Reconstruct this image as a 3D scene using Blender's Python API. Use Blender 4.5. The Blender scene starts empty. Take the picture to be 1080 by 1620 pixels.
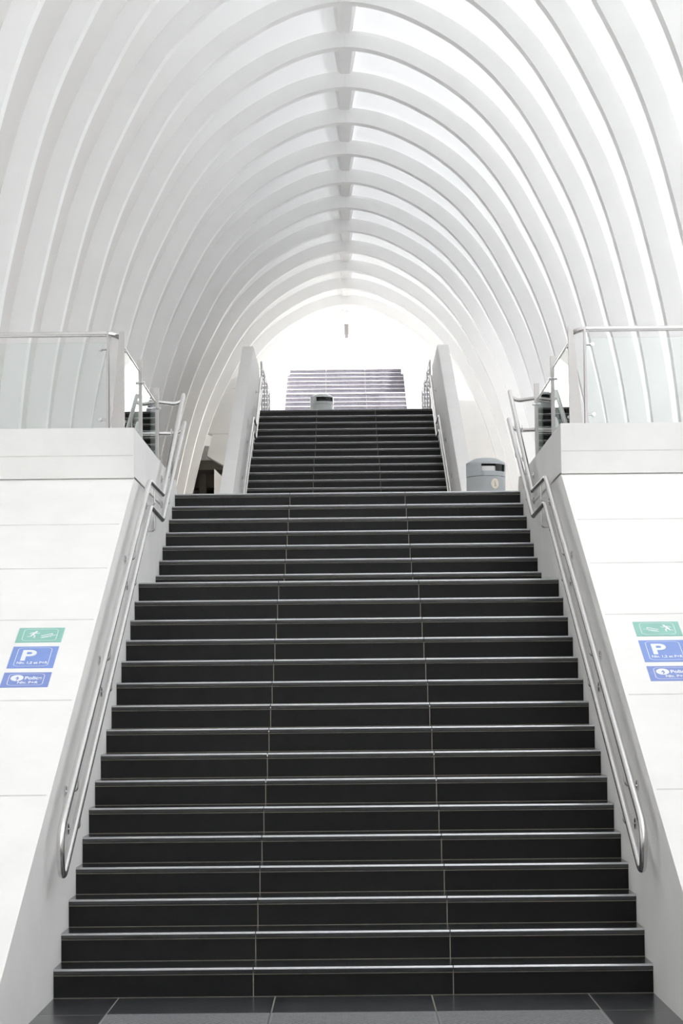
import bpy, bmesh, math, random
from mathutils import Vector, Matrix
random.seed(4)
S = bpy.context.scene
COL = S.collection

# ---------------------------------------------------------------- camera
CX, CH, YAW, PIT, ROL = -0.01112, 1.62267, 0.0023337, 0.0871004, -0.0100028
fw = Vector((-math.sin(YAW)*math.cos(PIT), math.cos(YAW)*math.cos(PIT), math.sin(PIT)))
rt = Vector((math.cos(YAW), math.sin(YAW), 0)); up = rt.cross(fw)
r2 = rt*math.cos(ROL)+up*math.sin(ROL); u2 = up*math.cos(ROL)-rt*math.sin(ROL)
camd = bpy.data.cameras.new('camera'); cam = bpy.data.objects.new('camera', camd); COL.objects.link(cam)
cam.matrix_world = Matrix(((r2.x, u2.x, -fw.x, CX), (r2.y, u2.y, -fw.y, 0), (r2.z, u2.z, -fw.z, CH), (0, 0, 0, 1)))
camd.sensor_fit = 'VERTICAL'; camd.sensor_height = 24.0; camd.sensor_width = 16.0
camd.lens = 3400/1620*24.0; camd.clip_end = 500
S.camera = cam

# ---------------------------------------------------------------- light
w = bpy.data.worlds.new('sky'); S.world = w; w.use_nodes = True
bg = w.node_tree.nodes['Background']; bg.inputs[0].default_value = (1.0, 0.99, 0.98, 1); bg.inputs[1].default_value = 3.7
sd = bpy.data.lights.new('sun', 'SUN'); sd.energy = 26.0; sd.angle = math.radians(6); sd.color = (1.0, 0.975, 0.95)
sun = bpy.data.objects.new('sun', sd); COL.objects.link(sun)
sun.rotation_euler = Vector((-0.80, 0.22, -0.56)).to_track_quat('-Z', 'Y').to_euler()
S.cycles.diffuse_bounces = 9; S.cycles.max_bounces = 14; S.cycles.transparent_max_bounces = 16
S.view_settings.view_transform = 'Standard'; S.view_settings.look = 'None'
S.view_settings.exposure = 0.93; S.view_settings.gamma = 1.0; S.view_settings.use_curve_mapping = False

# ---------------------------------------------------------------- materials
def mat(name, col, rough=0.6, metal=0.0, spec=0.5, noise=0.0, nscale=6.0, bump=0.0, bscale=60.0, col2=None, aniso=None):
    m = bpy.data.materials.new(name); m.use_nodes = True; nt = m.node_tree; b = nt.nodes['Principled BSDF']
    b.inputs['Base Color'].default_value = (*col, 1); b.inputs['Roughness'].default_value = rough
    b.inputs['Metallic'].default_value = metal; b.inputs['Specular IOR Level'].default_value = spec
    tc = nt.nodes.new('ShaderNodeTexCoord'); mp = nt.nodes.new('ShaderNodeMapping')
    nt.links.new(tc.outputs['Object'], mp.inputs[0])
    if aniso: mp.inputs['Scale'].default_value = aniso
    if noise:
        n = nt.nodes.new('ShaderNodeTexNoise'); n.inputs['Scale'].default_value = nscale; n.inputs['Detail'].default_value = 8
        n.inputs['Roughness'].default_value = 0.65
        nt.links.new(mp.outputs[0], n.inputs['Vector'])
        cr = nt.nodes.new('ShaderNodeValToRGB'); c2 = col2 or tuple(max(0, c*(1-noise)) for c in col)
        cr.color_ramp.elements[0].position = 0.34; cr.color_ramp.elements[0].color = (*c2, 1)
        cr.color_ramp.elements[1].position = 0.62; cr.color_ramp.elements[1].color = (*col, 1)
        nt.links.new(n.outputs[0], cr.inputs[0]); nt.links.new(cr.outputs[0], b.inputs['Base Color'])
    if bump:
        n2 = nt.nodes.new('ShaderNodeTexNoise'); n2.inputs['Scale'].default_value = bscale; n2.inputs['Detail'].default_value = 4
        bp = nt.nodes.new('ShaderNodeBump'); bp.inputs['Strength'].default_value = bump; bp.inputs['Distance'].default_value = 0.01
        nt.links.new(mp.outputs[0], n2.inputs['Vector']); nt.links.new(n2.outputs[0], bp.inputs['Height']); nt.links.new(bp.outputs[0], b.inputs['Normal'])
    return m

CONC = mat('white_concrete', (0.88, 0.872, 0.855), 0.75, spec=0.25, noise=0.045, nscale=2.2, bump=0.05, bscale=30)
CONCW = mat('bright_concrete', (0.92, 0.912, 0.90), 0.7, spec=0.25, noise=0.035, nscale=3.0, bump=0.04, bscale=30)
RIB = mat('rib_concrete', (0.93, 0.925, 0.92), 0.6, spec=0.3, noise=0.03, nscale=1.5)
JOINT = mat('joint_line_grey', (0.76, 0.75, 0.72), 0.9, noise=0.15, nscale=5)  # grey of the joint lines in slab edge and end wall
JOINT2 = mat('formwork_joint_grey', (0.70, 0.69, 0.66), 0.9, noise=0.15, nscale=5)
DARKC = mat('brown_grey_concrete', (0.20, 0.185, 0.16), 0.85, noise=0.25, nscale=3)
TILE = mat('black_granite_riser', (0.0105, 0.0105, 0.0115), 0.42, spec=0.3, noise=0.45, nscale=14, bump=0.03, bscale=120)
TREAD = mat('black_granite_tread', (0.016, 0.017, 0.019), 0.22, spec=1.0, noise=0.35, nscale=8)
TILEO = mat('daylight_paled_riser', (0.062, 0.060, 0.073), 0.85, spec=0.1, noise=0.3, nscale=14)  # black granite lightened in colour to stand for outdoor glare
TREADO = mat('daylight_nosing_highlight', (0.30, 0.29, 0.32), 0.8, spec=0.1, noise=0.2, nscale=10)  # pale nosing edge, its sunlit highlight put into the colour
NOSE_HL = mat('nosing_highlight', (0.50, 0.50, 0.52), 0.28, metal=0.9, noise=0.1, nscale=30)  # pale metallic edge painted in as the nosing highlight
GROUT = mat('beige_grout', (0.52, 0.48, 0.40), 0.9, noise=0.2, nscale=25)
STEEL = mat('brushed_steel', (0.76, 0.745, 0.74), 0.20, metal=1.0, noise=0.05, nscale=30)
STEELP = mat('satin_steel_post', (0.58, 0.56, 0.545), 0.42, metal=0.85, noise=0.05, nscale=20)
BING = mat('grey_painted_metal', (0.40, 0.42, 0.43), 0.38, spec=0.5, noise=0.06, nscale=9)
BINH = mat('light_grey_hood', (0.42, 0.45, 0.47), 0.3, spec=0.5, noise=0.05, nscale=9)
BLACK = mat('black_liner', (0.012, 0.012, 0.014), 0.5, noise=0.2, nscale=10)
CREAM = mat('cream_sticker', (0.80, 0.74, 0.62), 0.5, noise=0.05)
TACT = mat('grey_tactile_stone', (0.17, 0.172, 0.18), 0.5, noise=0.25, nscale=30)
GREEN = mat('sign_green', (0.27, 0.56, 0.48), 0.5, noise=0.05, nscale=20)
BLUE = mat('sign_blue', (0.21, 0.32, 0.70), 0.5, noise=0.05, nscale=20)
BLUE2 = mat('sign_violet_blue', (0.21, 0.29, 0.64), 0.5, noise=0.05, nscale=20)
WHITE = mat('sign_white', (0.86, 0.88, 0.90), 0.5, noise=0.02)
FIX = mat('fixture_grey', (0.30, 0.28, 0.29), 0.5, noise=0.05)

def per_tile(m, lo, hi):
    nt = m.node_tree; b = nt.nodes['Principled BSDF']; src = b.inputs['Base Color'].links[0].from_socket
    g = nt.nodes.new('ShaderNodeNewGeometry'); r = nt.nodes.new('ShaderNodeMapRange'); r.inputs[3].default_value = lo; r.inputs[4].default_value = hi
    nt.links.new(g.outputs['Random Per Island'], r.inputs[0]); v = nt.nodes.new('ShaderNodeVectorMath'); v.operation = 'SCALE'
    nt.links.new(src, v.inputs[0]); nt.links.new(r.outputs[0], v.inputs['Scale']); nt.links.new(v.outputs[0], b.inputs['Base Color'])
per_tile(TILE, 0.45, 1.5)
def floor_mat():
    m = mat('dark_floor_tiles', (0.040, 0.042, 0.047), 0.22, spec=0.5, noise=0.45, nscale=9)
    nt = m.node_tree; b = nt.nodes['Principled BSDF']; src = b.inputs['Base Color'].links[0].from_socket
    tc = nt.nodes.new('ShaderNodeTexCoord'); sp = nt.nodes.new('ShaderNodeSeparateXYZ'); nt.links.new(tc.outputs['Object'], sp.inputs[0])
    masks = []
    for ax, off, per in ((0, 0.43, 0.86), (1, 11.362, 0.86)):
        a = nt.nodes.new('ShaderNodeMath'); a.operation = 'SUBTRACT'; a.inputs[1].default_value = off; nt.links.new(sp.outputs[ax], a.inputs[0])
        p = nt.nodes.new('ShaderNodeMath'); p.operation = 'PINGPONG'; p.inputs[1].default_value = per/2; nt.links.new(a.outputs[0], p.inputs[0])
        l = nt.nodes.new('ShaderNodeMath'); l.operation = 'LESS_THAN'; l.inputs[1].default_value = 0.004; nt.links.new(p.outputs[0], l.inputs[0]); masks.append(l)
    mx = nt.nodes.new('ShaderNodeMath'); mx.operation = 'MAXIMUM'; nt.links.new(masks[0].outputs[0], mx.inputs[0]); nt.links.new(masks[1].outputs[0], mx.inputs[1])
    mc = nt.nodes.new('ShaderNodeMix'); mc.data_type = 'RGBA'; nt.links.new(mx.outputs[0], mc.inputs[0]); nt.links.new(src, mc.inputs[6]); mc.inputs[7].default_value = (0.30, 0.29, 0.26, 1)
    nt.links.new(mc.outputs[2], b.inputs['Base Color'])
    return m
TREAD.node_tree.nodes['Principled BSDF'].inputs['Coat Weight'].default_value = 0.3
TREAD.node_tree.nodes['Principled BSDF'].inputs['Coat IOR'].default_value = 1.5
TREAD.node_tree.nodes['Principled BSDF'].inputs['Coat Roughness'].default_value = 0.12
FLOOR = floor_mat()
PAVE = mat('pale_paving', (0.66, 0.65, 0.635), 0.6, noise=0.08, nscale=4)

def skin_mat(name, SKIN_T, far=0):
    m = bpy.data.materials.new(name); m.use_nodes = True; nt = m.node_tree
    out = nt.nodes['Material Output']; nt.nodes.remove(nt.nodes['Principled BSDF'])
    d = nt.nodes.new('ShaderNodeBsdfDiffuse'); d.inputs[0].default_value = (0.85, 0.85, 0.84, 1)
    t = nt.nodes.new('ShaderNodeBsdfTranslucent'); t.inputs[0].default_value = (0.84, 0.88, 0.93, 1)
    n = nt.nodes.new('ShaderNodeTexNoise'); n.inputs['Scale'].default_value = 1.2; n.inputs['Detail'].default_value = 5
    tc = nt.nodes.new('ShaderNodeTexCoord'); mp = nt.nodes.new('ShaderNodeMapping'); mp.inputs['Scale'].default_value = (4, 4, 0.6)
    nt.links.new(tc.outputs['Object'], mp.inputs[0]); nt.links.new(mp.outputs[0], n.inputs['Vector'])
    r = nt.nodes.new('ShaderNodeMapRange'); r.inputs[3].default_value = SKIN_T*0.93; r.inputs[4].default_value = SKIN_T*1.05; nt.links.new(n.outputs[0], r.inputs[0])
    if far:                                    # translucency ramped along y, put in to tame the glow of the far bays
        sp = nt.nodes.new('ShaderNodeSeparateXYZ'); nt.links.new(tc.outputs['Object'], sp.inputs[0])
        g = nt.nodes.new('ShaderNodeMapRange'); g.inputs[1].default_value = 24; g.inputs[2].default_value = 38; g.inputs[3].default_value = 1.0; g.inputs[4].default_value = far
        nt.links.new(sp.outputs[1], g.inputs[0]); ml = nt.nodes.new('ShaderNodeMath'); ml.operation = 'MULTIPLY'
        nt.links.new(r.outputs[0], ml.inputs[0]); nt.links.new(g.outputs[0], ml.inputs[1])
        # shade put into the lining: greyer and less translucent towards the left foot
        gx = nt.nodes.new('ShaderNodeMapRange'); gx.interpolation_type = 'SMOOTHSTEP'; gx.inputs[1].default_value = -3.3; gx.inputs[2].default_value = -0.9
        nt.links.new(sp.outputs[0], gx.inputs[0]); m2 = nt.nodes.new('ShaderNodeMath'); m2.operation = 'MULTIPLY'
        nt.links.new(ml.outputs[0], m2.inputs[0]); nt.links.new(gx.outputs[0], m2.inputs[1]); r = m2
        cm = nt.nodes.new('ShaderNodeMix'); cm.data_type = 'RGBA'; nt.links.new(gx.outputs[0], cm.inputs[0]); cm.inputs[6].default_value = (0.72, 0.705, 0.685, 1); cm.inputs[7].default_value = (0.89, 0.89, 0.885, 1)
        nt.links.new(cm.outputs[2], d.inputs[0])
    mx = nt.nodes.new('ShaderNodeMixShader'); nt.links.new(r.outputs[0], mx.inputs[0]); nt.links.new(d.outputs[0], mx.inputs[1]); nt.links.new(t.outputs[0], mx.inputs[2])
    nt.links.new(mx.outputs[0], out.inputs[0]); return m
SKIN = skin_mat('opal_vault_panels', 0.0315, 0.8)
FILL_PANELS = skin_mat('added_fill_panels', 0.070)  # more translucent panels, added out of frame as fill light

def glass_mat():
    m = bpy.data.materials.new('clear_greenish_glass'); m.use_nodes = True; nt = m.node_tree
    out = nt.nodes['Material Output']; nt.nodes.remove(nt.nodes['Principled BSDF'])
    tr = nt.nodes.new('ShaderNodeBsdfTransparent'); tr.inputs[0].default_value = (0.965, 0.982, 0.978, 1)
    gl = nt.nodes.new('ShaderNodeBsdfGlossy'); gl.inputs['Roughness'].default_value = 0.01; gl.inputs[0].default_value = (0.95, 1, 0.98, 1)
    fr = nt.nodes.new('ShaderNodeFresnel'); fr.inputs[0].default_value = 1.5
    mx = nt.nodes.new('ShaderNodeMixShader'); nt.links.new(fr.outputs[0], mx.inputs[0]); nt.links.new(tr.outputs[0], mx.inputs[1]); nt.links.new(gl.outputs[0], mx.inputs[2])
    nt.links.new(mx.outputs[0], out.inputs[0]); return m
GLASS = glass_mat()

# ---------------------------------------------------------------- helpers
def obj(name, bm, mats, parent=None, smooth=False):
    bmesh.ops.recalc_face_normals(bm, faces=bm.faces)
    me = bpy.data.meshes.new(name); bm.to_mesh(me); bm.free()
    for m in (mats if isinstance(mats, (list, tuple)) else [mats]): me.materials.append(m)
    if smooth:
        for p in me.polygons: p.use_smooth = True
        try: me.set_sharp_from_angle(angle=math.radians(35))
        except Exception: pass
    o = bpy.data.objects.new(name, me); COL.objects.link(o)
    if parent: o.parent = parent; o.matrix_parent_inverse = Matrix.Translation(-parent.location)
    return o
def tag(o, label, cat, group=None, kind=None):
    o['label'] = label; o['category'] = cat
    if group: o['group'] = group
    if kind: o['kind'] = kind
    return o
def thing(name, label, cat, loc=(0, 0, 0), group=None):
    o = bpy.data.objects.new(name, None); COL.objects.link(o); o.location = loc; o.empty_display_size = 0.1
    return tag(o, label, cat, group)
def struct(name, bm, m, label=None, cat=None, parent=None, smooth=False):
    o = obj(name, bm, m, parent, smooth)
    if parent is None:
        o['kind'] = 'structure'
        if label: o['label'] = label
        if cat: o['category'] = cat
    return o
def box(bm, x0, x1, y0, y1, z0, z1, mi=0, bev=0.0):
    v = [bm.verts.new(p) for p in ((x0, y0, z0), (x1, y0, z0), (x1, y1, z0), (x0, y1, z0), (x0, y0, z1), (x1, y0, z1), (x1, y1, z1), (x0, y1, z1))]
    fs = [bm.faces.new([v[i] for i in q]) for q in ((0, 3, 2, 1), (4, 5, 6, 7), (0, 1, 5, 4), (1, 2, 6, 5), (2, 3, 7, 6), (3, 0, 4, 7))]
    for f in fs: f.material_index = mi
    if bev:
        es = list({e for f in fs for e in f.edges}); r = bmesh.ops.bevel(bm, geom=es, offset=bev, segments=2, affect='EDGES')
        for f in r['faces']: f.material_index = mi
def prism_x(bm, prof, x0, x1, mi=0):           # profile of (y,z), extruded along x
    a = [bm.verts.new((x0, y, z)) for y, z in prof]; b = [bm.verts.new((x1, y, z)) for y, z in prof]
    n = len(prof); fs = [bm.faces.new(a), bm.faces.new(b[::-1])]
    for i in range(n): fs.append(bm.faces.new((a[i], b[i], b[(i+1) % n], a[(i+1) % n])))
    for f in fs: f.material_index = mi
def prism_y(bm, prof, y0, y1, mi=0):           # profile of (x,z), extruded along y
    a = [bm.verts.new((x, y0, z)) for x, z in prof]; b = [bm.verts.new((x, y1, z)) for x, z in prof]
    n = len(prof); fs = [bm.faces.new(a), bm.faces.new(b[::-1])]
    for i in range(n): fs.append(bm.faces.new((a[i], b[i], b[(i+1) % n], a[(i+1) % n])))
    for f in fs: f.material_index = mi
def round_path(pts, rad, seg=8):
    pts = [Vector(p) for p in pts]; out = [pts[0]]
    for i in range(1, len(pts)-1):
        a, b, c = pts[i-1], pts[i], pts[i+1]; d1 = (a-b); d2 = (c-b)
        rr = min(rad, d1.length*0.49, d2.length*0.49); p = b+d1.normalized()*rr; q = b+d2.normalized()*rr
        for k in range(seg+1):
            t = k/seg; out.append(p*(1-t)**2+b*2*t*(1-t)+q*t*t)
    out.append(pts[-1]); return out
def tube(bm, pts, rad, n=14, mi=0):
    pts = [Vector(p) for p in pts]; rings = []; nrm = None
    for i, p in enumerate(pts):
        d = (pts[min(i+1, len(pts)-1)]-pts[max(i-1, 0)]).normalized()
        if nrm is None: nrm = d.cross(Vector((0.3, 0.1, 1))).normalized()
        else: nrm = (nrm-d*nrm.dot(d)).normalized()
        b = d.cross(nrm)
        rings.append([bm.verts.new(p+(nrm*math.cos(2*math.pi*k/n)+b*math.sin(2*math.pi*k/n))*rad) for k in range(n)])
    for a, b in zip(rings, rings[1:]):
        for k in range(n): bm.faces.new((a[k], a[(k+1) % n], b[(k+1) % n], b[k])).material_index = mi
    bm.faces.new(rings[0][::-1]).material_index = mi; bm.faces.new(rings[-1]).material_index = mi
def disc(bm, c, axis, rad, th, n=20, mi=0):
    c = Vector(c); axis = Vector(axis).normalized(); tube(bm, [c, c+axis*th*0.7, c+axis*th], rad, n, mi)
    # slight dome edge
def lathe(bm, prof, cx, cy, n=40, mi=0):
    rings = []
    for r_, z in prof: rings.append([bm.verts.new((cx+r_*math.cos(2*math.pi*k/n), cy+r_*math.sin(2*math.pi*k/n), z)) for k in range(n)])
    for a, b in zip(rings, rings[1:]):
        for k in range(n): bm.faces.new((a[k], a[(k+1) % n], b[(k+1) % n], b[k])).material_index = mi
    bm.faces.new(rings[0][::-1]); bm.faces.new(rings[-1])
B = bmesh.new

# ---------------------------------------------------------------- measures
W2 = 1.65                                     # half width of the stairs
Y1, T, R = 11.994, 0.3247, 0.15973            # first nosing, tread, riser of the lower flight
FL2, FL3 = 3.5965, 7.052                      # middle and upper floor levels
A_st = [(Y1+k*T, (k+1)*R) for k in range(16)]
B_st = [(18.356+j*0.3474, 2.6991+j*0.14956) for j in range(7)]
C1_st = [(34.551+j*0.37379, 5.040+j*0.16814) for j in range(-8, 5)]
C2_st = [(37.497+j*0.4169, 6.0094+j*0.17376) for j in range(-1, 7)]
D1_st = [(55.991+j*0.344, 9.3122+j*0.16083) for j in range(-13, 4)]
D2_st = [(59.029+j*0.3253, 10.2088+j*0.1595) for j in range(-1, 6)]
SL, YS, ZS = 0.477, 16.50, 3.33               # sloping shoulders: z = ZS + SL*(y-YS)
def zsl(y): return ZS+SL*(y-YS)

# ---------------------------------------------------------------- floors
bm = B(); box(bm, -80, 80, -40, 140, -0.6, -0.32); struct('ground', bm, PAVE, 'unseen ground added outside the building', 'ground')  # added so the sky does not glow from below
bm = B(); box(bm, -3.9, 3.9, -12, 12.2, -0.3, 0.0)
fl = struct('floor', bm, FLOOR, 'dark polished stone floor in front of the lowest step', 'floor')
bm = B(); box(bm, -3.5, -1.95, 17.15, 45.6, 3.3, FL2); box(bm, 1.95, 3.5, 17.15, 45.6, 3.3, FL2); box(bm, -1.95, 1.95, 20.68, 45.6, 3.3, FL2)
struct('floor', bm, PAVE, 'middle level floor crossing between the first and second staircase', 'floor')
bm = B(); box(bm, -1.65, 1.65, 40.32, 51.55, 6.7, FL3-0.002); box(bm, -3.9, -1.65, 45.6, 51.6, 6.75, FL3-0.002); box(bm, 1.65, 3.9, 45.6, 51.6, 6.75, FL3-0.002)
struct('floor', bm, PAVE, 'upper level floor beneath the far opening of the vault', 'floor')

# ---------------------------------------------------------------- side masses: inclined shoulders + inner stair walls + slab edge
def side_mass(s):
    name = 'wall_left' if s < 0 else 'wall_right'
    xi, xo = s*W2, s*3.55
    bm = B()
    y0 = YS-ZS/SL                                     # where the shoulder meets the floor
    prof = [(y0, 0.0), (16.56, zsl(16.56)), (20.55, 3.345), (20.55, 0.0)]
    prism_x(bm, prof, xi, xo)
    # shallow formwork joints across the shoulder
    for yj in (11.86, 12.95, 14.05, 14.86, 15.63):
        z = zsl(yj); d = Vector((0, 1, SL)).normalized()*0.006; n = Vector((0, -SL, 1)).normalized()
        a = Vector((0, yj, z))-d+n*0.0012; b = Vector((0, yj, z))+d+n*0.0012; lo = n*0.004
        prism_x(bm, [(a.y, a.z), (b.y, b.z), (b.y-lo.y, b.z-lo.z), (a.y-lo.y, a.z-lo.z)], s*(W2+0.02), xo, 1)
    o = struct(name, bm, [CONC, JOINT2], ('left' if s < 0 else 'right')+' white concrete wall with a sloping top beside the lower stairs', 'wall')
    # slab edge / curb of the middle floor
    bm = B()
    box(bm, min(xi, xo), max(xi, xo), YS, 17.15, 3.345, 3.735)
    prof = [(17.15, 3.345), (20.50, 3.345), (20.68, 3.25), (20.68, 3.66), (20.60, 3.735), (17.15, 3.735)]
    prism_x(bm, prof, xi, s*1.95)
    prism_x(bm, [(YS-0.0015, 3.515), (YS-0.0015, 3.523), (YS+0.004, 3.523), (YS+0.004, 3.515)], xi+s*0.005, xo, 1)
    t = struct('trim_%d' % (1 if s < 0 else 2), bm, [CONC, JOINT], ('left' if s < 0 else 'right')+' concrete slab edge under the glass balustrade', 'slab edge')
    # outer wall under the vault foot
    bm = B(); box(bm, min(s*3.5, s*3.9), max(s*3.5, s*3.9), -12, 45.6, 0, 3.5)
    struct(name, bm, CONC, ('left' if s < 0 else 'right')+' outer wall carrying the foot of the vault', 'wall')
side_mass(-1); side_mass(1)

# ---------------------------------------------------------------- staircases
def tile_spans(half=W2, g=0.0025):
    w = 2*half/3; xs = [-half, -half+w, -half+2*w, half]
    return [(xs[0]+0.001, xs[1]-g), (xs[1]+g, xs[2]-g), (xs[2]+g, xs[3]-0.001)]
def make_step(y, z, zprev, depth, parent, mr, mt):
    """riser with core + tread slab with rounded nosing as its child"""
    bm = B(); th = 0.034
    box(bm, -W2, W2, y+0.012, y+depth+0.012, zprev-0.02, z-th, 1)
    box(bm, -W2, W2, y+0.0095, y+0.013, z-th-0.0045, z-th, 1)
    for a, b in tile_spans(): box(bm, a, b, y+0.010, y+0.03, zprev+0.003, z-th-0.0055, 0)
    st = obj('step', bm, [mr, GROUT], parent)
    bm = B(); prof = [(y+depth+0.009, z), (y+depth+0.009, z-th), (y+0.004, z-th)]
    for k in range(3): a = -math.pi/2-k*math.pi/4; prof.append((y+0.004+0.004*math.cos(a), z-th+0.004+0.004*math.sin(a)))
    rr = 0.0115
    for k in range(8): a = math.pi-k*math.pi/14; prof.append((y+rr+rr*math.cos(a), z-rr+rr*math.sin(a)))
    for a, b in tile_spans(): prism_x(bm, prof, a, b, 0)
    for f in bm.faces:                         # rounded front edge coloured pale to stand for its highlight
        c = f.calc_center_median()
        if c.y < y+rr and c.z > z-rr and len(f.verts) == 4: f.material_index = 1
    td = obj('tread', bm, [TILEO, TREADO] if mt is TREADO else [mt, NOSE_HL], st)
    return st
def flight(parent, steps, base, last_depth, mr=TILE, mt=TREAD):
    for i, (y, z) in enumerate(steps):
        zp = base if i == 0 else steps[i-1][1]
        d = steps[i+1][0]-y if i+1 < len(steps) else last_depth
        make_step(y, z, zp, d, parent, mr, mt)
stA = thing('staircase', 'black stone lower staircase with a landing between white side walls', 'stairs', (0, Y1, 0))
flight(stA, A_st, 0.0, B_st[0][0]-A_st[-1][0]); flight(stA, B_st, A_st[-1][1], 0.5)
stC = thing('staircase', 'black stone middle staircase narrowing away behind the grey round bin', 'stairs', (0, C1_st[0][0], FL2))
flight(stC, C1_st, FL2, C2_st[0][0]-C1_st[-1][0]); flight(stC, C2_st, C1_st[-1][1], 0.5)
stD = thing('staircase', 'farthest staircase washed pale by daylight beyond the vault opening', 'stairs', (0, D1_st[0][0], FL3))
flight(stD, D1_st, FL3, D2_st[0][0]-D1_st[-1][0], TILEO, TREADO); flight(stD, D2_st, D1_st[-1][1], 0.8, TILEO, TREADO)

# ---------------------------------------------------------------- parapet walls of the upper flights
def parapet(s, y0, z0, y1, z1, y2, zb, label, thick=0.20, m=None):
    bm = B(); prof = [(y0, zb), (y0, z0), (y1, z1), (y2, z1), (y2, zb)]
    xa, xb = s*(W2+0.0), s*(W2+thick)
    prism_x(bm, prof, min(xa, xb), max(xa, xb))
    es = [e for e in bm.edges if abs(e.verts[0].co.z-e.verts[1].co.z) > 0.3 or abs(e.verts[0].co.y-e.verts[1].co.y) > 1]
    bmesh.ops.bevel(bm, geom=es, offset=0.01, segments=2, affect='EDGES')
    return struct('wall_left' if s < 0 else 'wall_right', bm, m or CONCW, label, 'parapet wall')
for s, nm in ((-1, 'left'), (1, 'right')):
    parapet(s, 29.0, 3.75, 38.2, 7.96, 40.6, FL2-0.05, nm+' white parapet wall with sloping top beside the middle stairs')
    parapet(s, 51.3, FL3+0.35, 60.6, 11.22, 63.0, FL3-0.05, nm+' sunlit parapet wall beside the farthest stairs', 0.35, JOINT2)

# ---------------------------------------------------------------- vault
SP = [(0, 10.27), (.20, 10.262), (.45, 10.205), (.70, 10.115), (.95, 9.99), (1.20, 9.85), (1.45, 9.675), (1.70, 9.46), (1.90, 9.24), (2.12, 8.96), (2.30, 8.67),
      (2.47, 8.34), (2.63, 8.02), (2.79, 7.67), (2.94, 7.25), (3.07, 6.80), (3.19, 6.28), (3.28, 5.88), (3.36, 5.47), (3.42, 5.0), (3.47, 4.5), (3.495, 4.0), (3.50, 3.5)]
AX = 0.031                                     # the vault's axis sits a hand to the right
def resample(pts, n):
    P = []
    m = len(pts)
    for i in range(m-1):
        p0 = pts[i-1] if i else (-pts[1][0], pts[1][1]); p1, p2 = pts[i], pts[i+1]; p3 = pts[i+2] if i+2 < m else (2*p2[0]-p1[0], 2*p2[1]-p1[1])
        for k in range(n):
            t = k/n
            P.append(tuple(0.5*((2*p1[j])+(-p0[j]+p2[j])*t+(2*p0[j]-5*p1[j]+4*p2[j]-p3[j])*t*t+(-p0[j]+3*p1[j]-3*p2[j]+p3[j])*t**3) for j in (0, 1)))
    P.append(pts[-1]); return P
SM = resample(SP, 4)
for _ in range(12):
    SM = [SM[0]]+[((SM[i-1][0]+2*SM[i][0]+SM[i+1][0])/4, (SM[i-1][1]+2*SM[i][1]+SM[i+1][1])/4) for i in range(1, len(SM)-1)]+[SM[-1]]
def offset(d):
    out = []
    for i, p in enumerate(SM):
        a = SM[i-1] if i else (-SM[1][0], SM[1][1]); b = SM[min(i+1, len(SM)-1)]
        tx, tz = b[0]-a[0], b[1]-a[1]; l = math.hypot(tx, tz); out.append((p[0]-tz/l*d, p[1]+tx/l*d))
    out[-1] = (out[-1][0], 3.5); return out
def full(prof, zmin=3.5):
    h = [p for p in prof if p[1] > zmin+0.02]
    q = prof[len(h)] if len(h) < len(prof) else prof[-1]
    h.append((q[0], zmin))
    return [(-x+AX, z) for x, z in h[::-1]]+[(x+AX, z) for x, z in h[1:]]
RY0, RS, RW, RD = 26.24, 1.87, 0.175, 0.225    # far face of rib 0, spacing, width, depth
# opal skin between the ribs: open strip either side of an opaque ridge
sk = full(offset(RD))
def lining(ya, yb, n, m, lab, sk=sk):
    bm = B(); ys = [ya+i*(yb-ya)/n for i in range(n+1)]
    rows = [[bm.verts.new((x, y, z)) for x, z in sk] for y in ys]
    for a, b in zip(rows, rows[1:]):
        for k in range(len(sk)-1): bm.faces.new((a[k], a[k+1], b[k+1], b[k]))
    struct('ceiling', bm, m, lab, 'vault', smooth=True)
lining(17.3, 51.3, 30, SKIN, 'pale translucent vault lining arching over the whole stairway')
crown = [p for p in sk if p[0]-AX > -0.7 and p[1] > 5.0]
k0 = sk.index(crown[0]); k1 = sk.index(crown[-1])
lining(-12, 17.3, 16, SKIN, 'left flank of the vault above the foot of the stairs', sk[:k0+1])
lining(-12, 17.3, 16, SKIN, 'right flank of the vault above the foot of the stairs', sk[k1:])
lining(-12, 17.3, 16, FILL_PANELS, 'unseen translucent right side of the vault, added as fill light above the stair foot', crown)
bm = B(); prism_y(bm, [(-3.9, -0.3), (3.9, -0.3), (3.9, 3.5)]+sk[::-1]+[(-3.9, 3.5)], -12.3, -12.0)  # unseen wall, added to keep frontal light off the risers
struct('light_blocking_wall', bm, CONC, 'plain end wall added behind the viewer to cut frontal light', 'wall')
# ridge beam running along the crown, above and between the ribs
bm = B()
zt = SM[0][1]+RD
for i in range(-3, 13):                        # one tapering haunch per bay, wide behind its rib
    ya, yb = RY0+i*RS, RY0+(i+1)*RS-RW
    A_, B_ = [], []
    for L_, yy, wd, dz in ((A_, ya-0.05, 0.185, 0.075), (B_, yb+0.05, 0.10, 0.035)):
        for u, v in ((-1, .09), (-1, -.01), (-.6, -dz), (.6, -dz), (1, -.01), (1, .09)): L_.append(bm.verts.new((AX+u*wd, yy, zt+v)))
    bm.faces.new(A_); bm.faces.new(B_[::-1])
    for k in range(6): bm.faces.new((A_[k], B_[k], B_[(k+1) % 6], A_[(k+1) % 6]))
struct('trim_3', bm, RIB, 'grey ridge beam along the crown of the vault', 'ridge beam')
ordn = ['topmost', 'second', 'third', 'fourth', 'fifth', 'sixth', 'seventh', 'eighth', 'ninth', 'tenth', 'eleventh', 'twelfth', 'thirteenth', 'fourteenth', 'fifteenth', 'sixteenth', 'seventeenth', 'eighteenth', 'nineteenth', 'twentieth']
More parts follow.
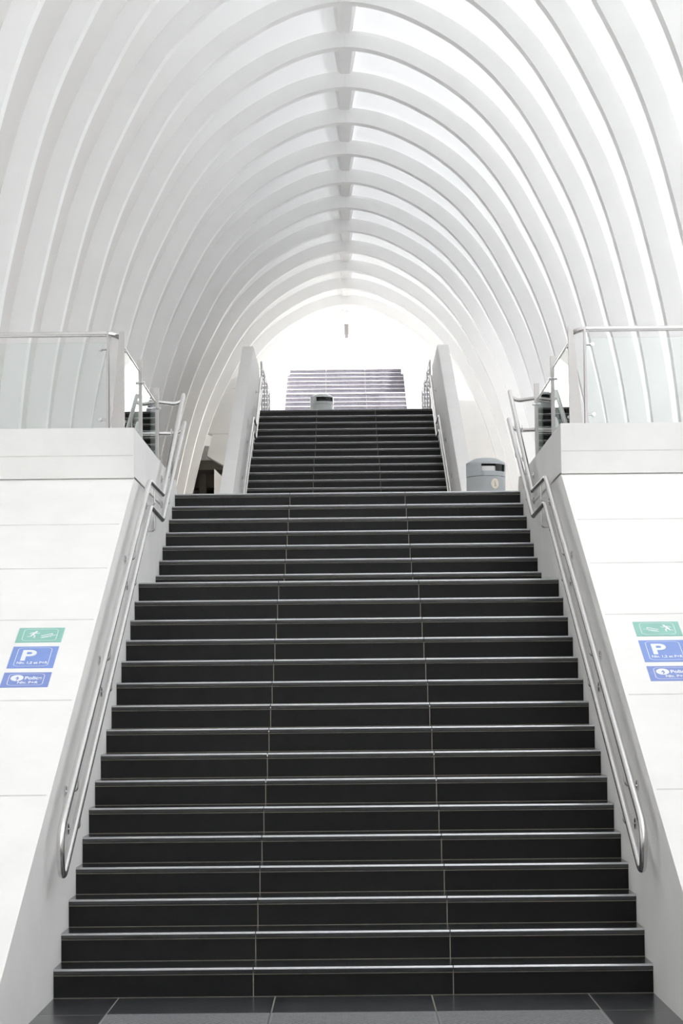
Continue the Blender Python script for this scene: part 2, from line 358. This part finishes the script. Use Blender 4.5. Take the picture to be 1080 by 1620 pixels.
for i in range(-6, 14):
    y1 = RY0+i*RS; y0 = y1-RW
    zmin = 3.5 if y0 < 17.15 else (FL2 if y1 < 45.6 else FL3)
    inn, out = full(SM, zmin), full(offset(RD+0.05), zmin); n = min(len(inn), len(out))
    inn = full(SM, 3.5); out = full(offset(RD+0.05), 3.5)
    keep = [k for k in range(len(inn)) if inn[k][1] >= zmin-0.001]
    if inn[keep[0]][1] > zmin+0.001:
        k0, k1 = keep[0]-1, keep[-1]+1
        for L_ in (inn, out):
            L_[k0] = (L_[k0][0], zmin); L_[k1] = (L_[k1][0], zmin)
        keep = [k0]+keep+[k1]
    else:
        for k in (keep[0], keep[-1]): out[k] = (out[k][0], inn[k][1])
    bm = B(); V = []
    for k in keep:
        V.append([bm.verts.new((inn[k][0], y0, inn[k][1])), bm.verts.new((inn[k][0], y1, inn[k][1])), bm.verts.new((out[k][0], y1, out[k][1])), bm.verts.new((out[k][0], y0, out[k][1]))])
    for a, b in zip(V, V[1:]):
        for q in range(4): bm.faces.new((a[q], a[(q+1) % 4], b[(q+1) % 4], b[q]))
    bm.faces.new(V[0]); bm.faces.new(V[-1][::-1])
    c = 13-i
    lab = 'white arched concrete rib framing the far bright opening' if c == 0 else 'white arched concrete vault rib, %s counted from the far bright opening' % ordn[c]
    if i == -6: lab = 'white arched concrete vault rib nearest to the viewer, above the slab edge'
    o = obj('vault_rib', bm, RIB, smooth=True); tag(o, lab, 'rib', 'arched ribs of the vault')
    # central casting seam on the front face
    s = B(); box(s, AX-0.005, AX+0.005, y0-0.004, y0+0.01, SM[0][1]+0.004, SM[0][1]+RD-0.03); obj('seam', s, WHITE, o)

# small box hanging from the last rib
bm = B(); box(bm, -0.045+AX, 0.045+AX, 50.16, 50.26, 10.13, 10.46, bev=0.006)
o = obj('hanging_fixture', bm, FIX); tag(o, 'small grey box hanging from the crown of the farthest rib', 'fixture')

# ---------------------------------------------------------------- side pockets beside the middle stairs
def inside_x(z, d=0.0):
    pr = SM
    for a, b in zip(pr, pr[1:]):
        if b[1] <= z <= a[1]: return a[0]+(b[0]-a[0])*(a[1]-z)/(a[1]-b[1])+d
    return pr[-1][0]+d
for s in (-1, 1):
    bm = B(); zs = [FL3-0.46+i*0.12 for i in range(16)]
    ax = AX if s > 0 else -AX
    if s < 0:
        prof = [(-1.86, 8.72)]+[(-(inside_x(z, 0.1)-AX), z) for z in reversed(zs) if 7.26 < z < 8.73]+[(-2.84, 7.25), (-2.955, 6.80), (-2.50, 6.53), (-1.86, 6.15)]
        prism_y(bm, prof, 45.3, 45.7)
        struct('wall_left', bm, CONC, 'pale end wall panel left of the middle stairs above a dark passage', 'wall')
        bm = B(); box(bm, -2.9, -1.86, 45.29, 45.31, 7.262, 7.278); box(bm, -2.4, -1.86, 45.29, 45.31, 8.225, 8.24)
        struct('trim_4', bm, JOINT, 'grey joints in the pale end wall left of the middle stairs', 'joint')
        # dark passage behind
        bm = B(); box(bm, -3.6, -1.86, 50.2, 50.4, FL2, 6.9); box(bm, -3.75, -3.55, 45.3, 50.4, FL2, 6.9); box(bm, -1.9, -1.7, 45.3, 50.4, FL2, 6.9); box(bm, -3.75, -1.7, 45.7, 50.4, 6.55, 6.75); box(bm, -3.75, -1.7, 45.3, 50.4, 3.3, FL2)
        box(bm, -3.6, -2.0, 46.6, 47.1, 6.25, 6.6); box(bm, -3.2, -3.05, 46.4, 46.7, FL2, 6.6)
        struct('wall_back', bm, DARKC, 'dark brown passage opening left of the middle stairs', 'passage')
        bm = B(); prism_y(bm, [(-2.80, FL2), (-2.77, 6.47), (-2.55, 6.24), (-2.1, 6.0), (-2.1, FL2)], 44.75, 45.1)
        struct('wall_back', bm, CONC, 'pale block with a slanted top standing in the dark passage', 'wall')
    else:
        prof = [(1.86, 8.0)]+[(inside_x(z, 0.1)+AX, z) for z in reversed(zs) if z < 8.01]+[(inside_x(4.5, .1)+AX, 4.5), (3.6, FL2), (1.86, FL2)]
        prism_y(bm, prof, 45.3, 45.7)
        struct('wall_right', bm, CONCW, 'pale end wall right of the middle stairs', 'wall')

# ---------------------------------------------------------------- handrails
def handrail(label, s, upper, lower, loop, brackets, cat='handrail', conn=None, rad=0.021, grp=None, xr=1.57, xw=W2):
    x = s*xr; t = thing('handrail', label, cat, (x, upper[0][0], upper[0][1]), grp)
    U = [(x, y, z) for y, z in upper]; L = [(x, y, z) for y, z in lower]
    bm = B(); tube(bm, round_path(U, 0.07), rad); obj('upper_rail', bm, STEEL, t, True)
    bm = B(); tube(bm, round_path(L, 0.07), rad); obj('lower_rail', bm, STEEL, t, True)
    if loop:
        P = [(x, y, z) for y, z in loop]; bm = B(); tube(bm, round_path(P, 0.16, 10), rad); obj('end_loop', bm, STEEL, t, True)
    for y, z, drop in brackets:
        bm = B(); tube(bm, round_path([(s*xw-s*0.004, y, z-drop), (x+s*0.006, y, z-drop), (x+s*0.006, y, z-rad*0.7)], 0.03, 5), 0.0065, 10)
        br = obj('bracket', bm, STEEL, t, True)
        bm = B(); disc(bm, (s*xw-s*0.001, y, z-drop), (-s, 0, 0), 0.033, 0.010, 22); obj('rosette', bm, STEEL, br, True)
    if conn:
        for (xa, ya, za), (xb, yb, zb) in conn:
            bm = B(); tube(bm, round_path([(xa, ya, za), ((xa*0.7+xb*0.3), ya*0.6+yb*0.4+0.03, za-0.035), (xb, yb, zb)], 0.2, 8), rad*0.95); obj('return_tube', bm, STEEL, t, True)
    return t
def lin(p, q, y): return p[1]+(q[1]-p[1])*(y-p[0])/(q[0]-p[0])
uA, uB_ = (11.95, 1.045), (16.93, 3.36); lA, lB_ = (12.02, 0.785), (17.03, 3.165)
for s, nm in ((-1, 'left'), (1, 'right')):
    up_ = [uA, uB_, (18.15, 3.365), (20.52, 4.56)]; lo_ = [lA, lB_, (18.12, 3.15), (20.66, 4.31)]
    loop = [uA, (11.66, 0.91), (11.74, 0.652), lA]
    br = []
    for y in (12.46, 14.14, 15.80): br += [(y, lin(uA, uB_, y), 0.17), (y+0.1, lin(lA, lB_, y+0.1), 0.15)]
    br += [(17.45, 3.365, 0.15), (17.45, 3.155, 0.15)]
    for y in (18.9, 20.0): br += [(y, lin((18.15, 3.365), (20.52, 4.56), y), 0.16), (y, lin((18.12, 3.15), (20.66, 4.31), y), 0.15)]
    handrail('long double steel handrail on the '+nm+' wall of the lower staircase', s, up_, lo_, loop, br,
             conn=[((s*1.57, 20.36, 4.48), (s*1.79, 20.2, 4.45)), ((s*1.57, 20.42, 4.20), (s*1.79, 20.2, 4.15))], grp=None)
    upc = [(31.2, 4.20), (36.0, 6.38), (37.0, 6.38), (39.3, 7.56)]; loc_ = [(31.2, 3.95), (36.0, 6.14), (37.0, 6.14), (39.4, 7.34)]
    br = [(y, lin((31.2, 4.20), (36, 6.38), y), 0.18) for y in (31.9, 33.6, 35.3)]+[(y, lin((31.2, 3.95), (36, 6.14), y), 0.15) for y in (31.9, 33.6, 35.3)]
    br += [(y, lin((37, 6.38), (39.3, 7.56), y), 0.16) for y in (37.5, 39.0)]
    handrail('double steel handrail on the '+nm+' parapet of the middle staircase', s, upc, loc_, None, br)
    upd = [(51.6, 8.1), (57.0, 10.62), (58.9, 10.85), (60.7, 11.8)]; lod = [(y, z-0.28) for y, z in upd]
    handrail('thin handrail on the '+nm+' wall of the farthest pale staircase', s, upd, lod, None, [(y, lin(upd[0], upd[1], y), 0.15) for y in (53, 55, 56.8)]+[(60, 11.43, 0.15)])

# ---------------------------------------------------------------- glass balustrades of the middle floor
def blade(bm, x, y, z0, z1, wb, wt, db, dt, out=0):
    """tapered blade post: width along x, depth along y; 'out' keeps the outer edge plumb"""
    for (xa, xb, ya, yb, z), in (): pass
    def ring(w_, d_, z):
        x0 = x-w_/2 if out == 0 else (x-w_ if out > 0 else x); return [bm.verts.new(p) for p in ((x0, y-d_/2, z), (x0+w_, y-d_/2, z), (x0+w_, y+d_/2, z), (x0, y+d_/2, z))]
    a, b = ring(wb, db, z0), ring(wt, dt, z1)
    bm.faces.new(a[::-1]); bm.faces.new(b)
    for k in range(4): bm.faces.new((a[k], a[(k+1) % 4], b[(k+1) % 4], b[k]))
def clamp(bm, p, ax):
    p = Vector(p); ax = Vector(ax); tube(bm, [p-ax*0.02, p+ax*0.02], 0.016, 16); tube(bm, [p-ax*0.03, p+ax*0.03], 0.010, 10)
ZC, ZR = 3.735, 4.555
def balustrade(s):
    nm = 'left' if s < 0 else 'right'
    t = thing('glass_balustrade', 'glass and steel balustrade on the '+nm+' concrete slab edge', 'balustrade', (s*1.8, 17.0, ZC))
    xc = s*1.80; yf = 17.0
    # top rails
    bm = B(); tube(bm, round_path([(s*3.45, yf, ZR), (s*1.87, yf, ZR), (s*1.80, yf+0.10, ZR-0.02)], 0.06), 0.022); obj('top_rail', bm, STEEL, t, True)
    bm = B(); tube(bm, [(xc, yf+0.15, ZR-0.075), (xc, 18.5, ZR-0.075)], 0.010, 10); tube(bm, [(xc, 18.6, ZR-0.13), (xc, 20.15, ZR-0.13)], 0.010, 10); obj('side_rail', bm, STEEL, t, True)
    # posts
    bm = B(); blade(bm, s*1.775, yf+0.02, ZC-0.001, ZR+0.02, 0.105, 0.038, 0.05, 0.05, out=(1 if s < 0 else -1)); obj('post', bm, STEELP, t)
    bm = B(); blade(bm, s*1.905, yf+0.0, ZC-0.001, ZR+0.015, 0.022, 0.014, 0.07, 0.05); obj('post', bm, STEELP, t)
    bm = B(); blade(bm, s*3.30, yf, ZC-0.001, ZR, 0.05, 0.03, 0.08, 0.05); obj('post', bm, STEELP, t)
    for yy in (18.55, 20.18):
        bm = B(); blade(bm, xc, yy, ZC-0.001, ZR-0.13, 0.040, 0.040, 0.09, 0.06)
        blade(bm, xc, yy, ZR-0.14, ZR+0.03, 0.046, 0.046, 0.05, 0.05)
        p = obj('post', bm, STEELP, t)
        bm = B(); tube(bm, [(xc-0.045, yy-0.03, ZR-0.17), (xc+0.045, yy-0.03, ZR-0.17)], 0.014, 12); obj('clamp', bm, STEEL, p, True)
    # panels
    def panel(x0, x1, y0, y1, z0, z1):
        bm = B(); box(bm, min(x0, x1), max(x0, x1), y0, y1, z0, z1); return obj('glass_panel', bm, GLASS, t)
    panel(s*1.915, s*3.28, yf-0.006, yf+0.006, 3.80, 4.485)
    panel(xc-0.006, xc+0.006, yf+0.08, 18.48, 3.78, ZR-0.095)
    panel(xc-0.006, xc+0.006, 18.62, 20.12, 3.78, ZR-0.155)
    for z in (4.43, 3.865):
        bm = B(); clamp(bm, (s*1.965, yf, z), (0, 1, 0)); tube(bm, [(s*1.965, yf, z), (s*1.91, yf, z)], 0.008, 8); obj('clamp', bm, STEEL, t, True)
        bm = B(); clamp(bm, (xc, yf+0.13, z), (1, 0, 0)); obj('clamp', bm, STEEL, t, True)
balustrade(-1); balustrade(1)
for s, nm in ((-1, 'left'), (1, 'right')):
    x = s*1.60
    t = thing('glass_balustrade', 'far glass balustrade at the top '+nm+' corner of the middle stairs', 'balustrade', (x, 40.4, FL3))
    bm = B(); tube(bm, [(x, 40.4, 8.02), (x, 44.6, 8.02)], 0.022); obj('top_rail', bm, STEEL, t, True)
    bm = B(); tube(bm, [(x, 40.4, 7.75), (x, 44.6, 7.75)], 0.012); obj('side_rail', bm, STEEL, t, True)
    for yy in (40.45, 41.8, 43.2, 44.55):
        bm = B(); blade(bm, x, yy, FL3-0.003, 8.03, 0.04, 0.035, 0.09, 0.05); obj('post', bm, STEELP, t)
    for a in (40.5, 41.85, 43.25):
        bm = B(); box(bm, x-0.006, x+0.006, a, a+1.28, FL3+0.08, 7.95); obj('glass_panel', bm, GLASS, t)

# ---------------------------------------------------------------- round litter bins
def bin_(label, cx, cy, z0, rad, h, logo, cant):
    t = thing('litter_bin', label, 'litter bin', (cx, cy, z0), 'round grey litter bins')
    hb = h*0.735
    bm = B(); lathe(bm, [(rad*0.93, z0), (rad*0.93, z0+0.03), (rad, z0+0.035), (rad, z0+hb-0.012), (rad*0.985, z0+hb)], cx, cy, 56); obj('body', bm, BING, t, True)
    # hood: drum with one wide slot, domed top with a raised cap
    n = 64; z1, z2, z3, z4 = z0+hb+0.004, z0+hb+0.06, z0+h*0.90, z0+h*0.925
    a0, a1 = cant-0.80, cant+0.80
    bm = B()
    def ring(r_, z): return [bm.verts.new((cx+r_*math.sin(2*math.pi*k/n), cy-r_*math.cos(2*math.pi*k/n), z)) for k in range(n)]
    def is_open(k):
        a = 2*math.pi*(k+0.5)/n; a = (a+math.pi) % (2*math.pi)-math.pi; return a0 < a < a1
    o = [ring(rad*1.01, z) for z in (z1, z2, z3, z4)]; i_ = [ring(rad*0.96, z) for z in (z1, z2, z3, z4)]
    for lv in range(3):
        for k in range(n):
            k2 = (k+1) % n
            if lv == 1 and is_open(k): continue
            bm.faces.new((o[lv][k], o[lv][k2], o[lv+1][k2], o[lv+1][k])); bm.faces.new((i_[lv][k2], i_[lv][k], i_[lv+1][k], i_[lv+1][k2]))
    for k in range(n):
        k2 = (k+1) % n
        bm.faces.new((o[0][k], i_[0][k], i_[0][k2], o[0][k2]))
        if is_open(k):
            bm.faces.new((o[1][k], o[1][k2], i_[1][k2], i_[1][k])); bm.faces.new((o[2][k], i_[2][k], i_[2][k2], o[2][k2]))
            for kk in (k, k2):
                km = kk-1 if kk == k else kk
                if not is_open(km % n): bm.faces.new((o[1][kk], i_[1][kk], i_[2][kk], o[2][kk]))
    prev = o[3]
    for rr, zz in ((0.95, z4+0.012), (0.80, z4+(z0+h-z4)*0.45), (0.74, z4+(z0+h-z4)*0.60), (0.55, z4+(z0+h-z4)*0.86), (0.3, z4+(z0+h-z4)*0.97), (0.05, z0+h)):
        c = ring(rad*rr, zz)
        for k in range(n): bm.faces.new((prev[k], prev[(k+1) % n], c[(k+1) % n], c[k]))
        prev = c
    bm.faces.new(prev)
    obj('hood', bm, BINH, t, True)
    # dark inner liner; an added pale panel stands for brightness seen through the slot
    bm = B(); n2 = 40; vs = []
    for k in range(n2+1):
        a = cant+0.02+(a1+0.3-cant)*k/n2; vs.append([bm.verts.new((cx+rad*0.90*math.sin(a), cy-rad*0.90*math.cos(a), z)) for z in (z1+0.005, z4-0.005)])
    for a, b in zip(vs, vs[1:]): bm.faces.new((a[0], b[0], b[1], a[1]))
    lathe(bm, [(rad*0.78, z1), (rad*0.78, z1+0.04)], cx, cy, 32)
    obj('liner', bm, BLACK, t, True)
    bm = B(); vs = []
    for k in range(n2+1):
        a = a0-0.4+(cant+0.05-a0+0.4)*k/n2; vs.append([bm.verts.new((cx+rad*0.84*math.sin(a), cy-rad*0.84*math.cos(a), z)) for z in (z1+0.005, z1+(z4-z1)*0.72)])
    for a, b in zip(vs, vs[1:]): bm.faces.new((a[0], b[0], b[1], a[1]))
    obj('added_slot_panel', bm, CONCW if logo is not None else BLACK, t, True)
    if logo is not None:
        bm = B(); cz = z0+hb*0.86
        m = 22; R_ = rad*1.004
        def P(u, v, e=0.0): a = logo+u/R_; return bm.verts.new((cx+(R_+e)*math.sin(a), cy-(R_+e)*math.cos(a), cz+v))
        c = P(0, 0, .001); rg = [P(0.05*math.cos(2*math.pi*k/m), 0.062*math.sin(2*math.pi*k/m), .001) for k in range(m)]
        for k in range(m): bm.faces.new((c, rg[k], rg[(k+1) % m]))
        bodyf = [[(-.008, -.035), (.006, -.035), (.006, .018), (-.008, .018)], [(.012, -.035), (.020, -.035), (.020, -.012), (.012, -.012)], [(-.006, .024), (.004, .024), (.004, .036), (-.006, .036)]]
        for q in bodyf: bm.faces.new([P(u, v, .003) for u, v in q]).material_index = 1
        obj('sticker', bm, [CREAM, BING], t)
    return t
bin_('round grey litter bin on the middle floor right of the stairs', 1.657, 25.5+0.05, FL2, 0.232, 0.885, 0.42, 0.52)
bin_('small distant round litter bin at the top of the middle stairs', -0.497, 44.1, FL3-0.002, 0.240, 0.875, None, 0.35)

# ---------------------------------------------------------------- tactile paving strip
t = thing('tactile_paving_strip', 'grey ribbed tactile paving strip on the floor before the first step', 'tactile paving', (0, 11.0, 0))
for i, x0 in enumerate((-1.288, -0.428, 0.432)):
    bm = B(); x1 = x0+0.852; box(bm, x0, x1, 10.2, 11.358, -0.004, 0.004)
    r_ = 0
    y = 11.33
    while y > 10.3:
        xx = x0+0.022+(0.014 if r_ % 2 else 0)
        while xx < x1-0.02:
            v = [bm.verts.new((xx+dx, y+dy, z)) for dx, dy, z in ((-.013, -.009, .004), (.013, -.005, .004), (.013, .009, .004), (-.013, .005, .004), (-.009, -.005, .0085), (.009, -.002, .0085), (.009, .005, .0085), (-.009, .002, .0085))]
            for q in ((4, 5, 6, 7), (0, 1, 5, 4), (1, 2, 6, 5), (2, 3, 7, 6), (3, 0, 4, 7)): bm.faces.new([v[k] for k in q])
            xx += 0.033
        y -= 0.026; r_ += 1
    obj('slab', bm, TACT, t)

# ---------------------------------------------------------------- signs on the sloping shoulders
def text_mesh(body, size, sx=1.0, bold=0.0):
    c = bpy.data.curves.new('txt', 'FONT'); c.body = body; c.size = size; c.extrude = 0.0006; c.offset = bold; c.align_x = 'LEFT'; c.align_y = 'BOTTOM_BASELINE'
    o = bpy.data.objects.new('txt', c); COL.objects.link(o); bpy.context.view_layer.update()
    me = bpy.data.meshes.new_from_object(o.evaluated_get(bpy.context.evaluated_depsgraph_get()))
    bpy.data.objects.remove(o); bpy.data.curves.remove(c)
    for v in me.vertices: v.co.x *= sx
    return me
dS = Vector((0, 1, SL)).normalized(); nS = Vector((0, -SL, 1)).normalized()
def sign(label, xl, yb, w_, h_, mt, parts, grp):
    """xl = left edge, yb = world y of the lower edge; local u to the right, v up the slope"""
    o0 = Vector((xl, yb, zsl(yb)))
    def P(u, v, e): return o0+Vector((u, 0, 0))+dS*v+nS*e
    def plate(bm, pts, e0, e1, mi=0):
        a = [bm.verts.new(P(u, v, e0)) for u, v in pts]; b = [bm.verts.new(P(u, v, e1)) for u, v in pts]; n = len(pts)
        bm.faces.new(a[::-1]).material_index = mi; bm.faces.new(b).material_index = mi
        for k in range(n): bm.faces.new((a[k], a[(k+1) % n], b[(k+1) % n], b[k])).material_index = mi
    t = thing('sign', label, 'sign', tuple(o0), grp)
    bm = B(); plate(bm, [(0, 0), (w_, 0), (w_, h_), (0, h_)], 0.0, 0.003); obj('sign_plate', bm, mt, t)
    # rounded border
    def rr(ins, rad):
        out = []
        for cx_, cy_, a0 in ((w_-ins[0]-rad, h_-ins[1]-rad, 0), (ins[0]+rad, h_-ins[1]-rad, 90), (ins[0]+rad, ins[1]+rad, 180), (w_-ins[0]-rad, ins[1]+rad, 270)):
            for k in range(7): a = math.radians(a0+k*15); out.append((cx_+rad*math.cos(a), cy_+rad*math.sin(a)))
        return out
    bm = B(); q1, q2 = rr((0.036, 0.022), 0.03), rr((0.0395, 0.0255), 0.0265); n = len(q1)
    A_ = [bm.verts.new(P(*p, .004)) for p in q1]; B_ = [bm.verts.new(P(*p, .004)) for p in q2]
    for k in range(n): bm.faces.new((A_[k], A_[(k+1) % n], B_[(k+1) % n], B_[k]))
    obj('border', bm, WHITE, t)
    bm = B()
    for kind, d in parts:
        if kind == 'poly': plate(bm, d, .003, .0042)
        elif kind == 'ell':
            cx_, cy_, ra, rb = d; plate(bm, [(cx_+ra*math.cos(2*math.pi*k/28), cy_+rb*math.sin(2*math.pi*k/28)) for k in range(28)], .003, .0042)
        elif kind == 'bell':
            cx_, cy_, pts = d; plate(bm, [(cx_+a, cy_+b) for a, b in pts], .0043, .0052, 1)
        elif kind == 'text':
            body, u, v, size, sx, bold = d; me = text_mesh(body, size, sx, bold)
            off = len(bm.verts); bm.from_mesh(me); bm.verts.ensure_lookup_table()
            for vv in bm.verts[off:]: vv.co = P(u+vv.co.x, v+vv.co.y, 0.0036+vv.co.z)
            bpy.data.meshes.remove(me)
    obj('lettering', bm, [WHITE, mt], t)
    return t
def line(a, b, th):
    d = Vector((b[0]-a[0], b[1]-a[1])).normalized(); n = Vector((-d.y, d.x))*th/2
    return ('poly', [(a[0]+n.x, a[1]+n.y), (a[0]-n.x, a[1]-n.y), (b[0]-n.x, b[1]-n.y), (b[0]+n.x, b[1]+n.y)])
def man(u0, v0, m=1):
    f = lambda p: (u0+m*p[0], v0+p[1])
    L_ = lambda a, b, th: line(f(a), f(b), th)
    return [('ell', (u0+m*0.052, v0+0.108, 0.0085, 0.0105)), L_((.046, .098), (.030, .056), .018), L_((.044, .094), (.062, .078), .007), L_((.062, .078), (.076, .088), .006),
            L_((.040, .096), (.020, .090), .007), L_((.020, .090), (.012, .072), .006), L_((.030, .060), (.050, .044), .010), L_((.050, .044), (.044, .014), .008), L_((.044, .014), (.054, .012), .006),
            L_((.030, .058), (.022, .034), .010), L_((.022, .034), (.000, .030), .008)]
def esc(u0, v0, m=1):
    f = lambda p: (u0+m*p[0], v0+p[1]); L_ = lambda a, b, th: line(f(a), f(b), th)
    return [L_((0, .044), (.070, .078), .008), L_((.070, .078), (.066, .060), .006), L_((.006, .022), (.080, .052), .006), L_((.080, .052), (.098, .054), .005), L_((.0, .010), (.050, .026), .005), L_((.056, .030), (.066, .024), .005)]
emb = [(-.006, -.034), (.004, -.020), (.010, -.002), (.004, .012), (.004, .024), (-.004, .016), (-.012, .002), (-.010, -.008), (-.004, .004), (.000, -.008), (-.004, -.022)]
for s, nm, xs in ((-1, 'left', (-2.133, -2.131, -2.133)), (1, 'right', (1.831, 1.830, 1.829))):
    g = None
    mirror = man(0.065, 0.055) + esc(0.155, 0.055) if s < 0 else man(0.245, 0.055, -1) + esc(0.150, 0.055, -1)
    sign('green exit sign with running figure and escalator on the '+nm+' sloping wall', xs[0], 13.723, 0.293, 0.227, GREEN, mirror, g)
    sign('blue parking sign with a big P on the '+nm+' sloping wall', xs[1], 13.368, 0.288, 0.325, BLUE,
         [('text', ('P', 0.062, 0.115, 0.215, 0.86, 0.006)), ('text', ('Niv. 1,2 et P+R', 0.052, 0.060, 0.047, 0.66, 0.0010))], g)
    sign('blue police sign with round emblem on the '+nm+' sloping wall', xs[2], 13.117, 0.293, 0.211, BLUE2,
         [('ell', (0.089, 0.128, 0.040, 0.044)), ('bell', (0.092, 0.122, emb)), ('text', ('Police', 0.136, 0.108, 0.060, 0.74, 0.0016)), ('text', ('Niv. P+R', 0.098, 0.048, 0.047, 0.74, 0.0010))], g)
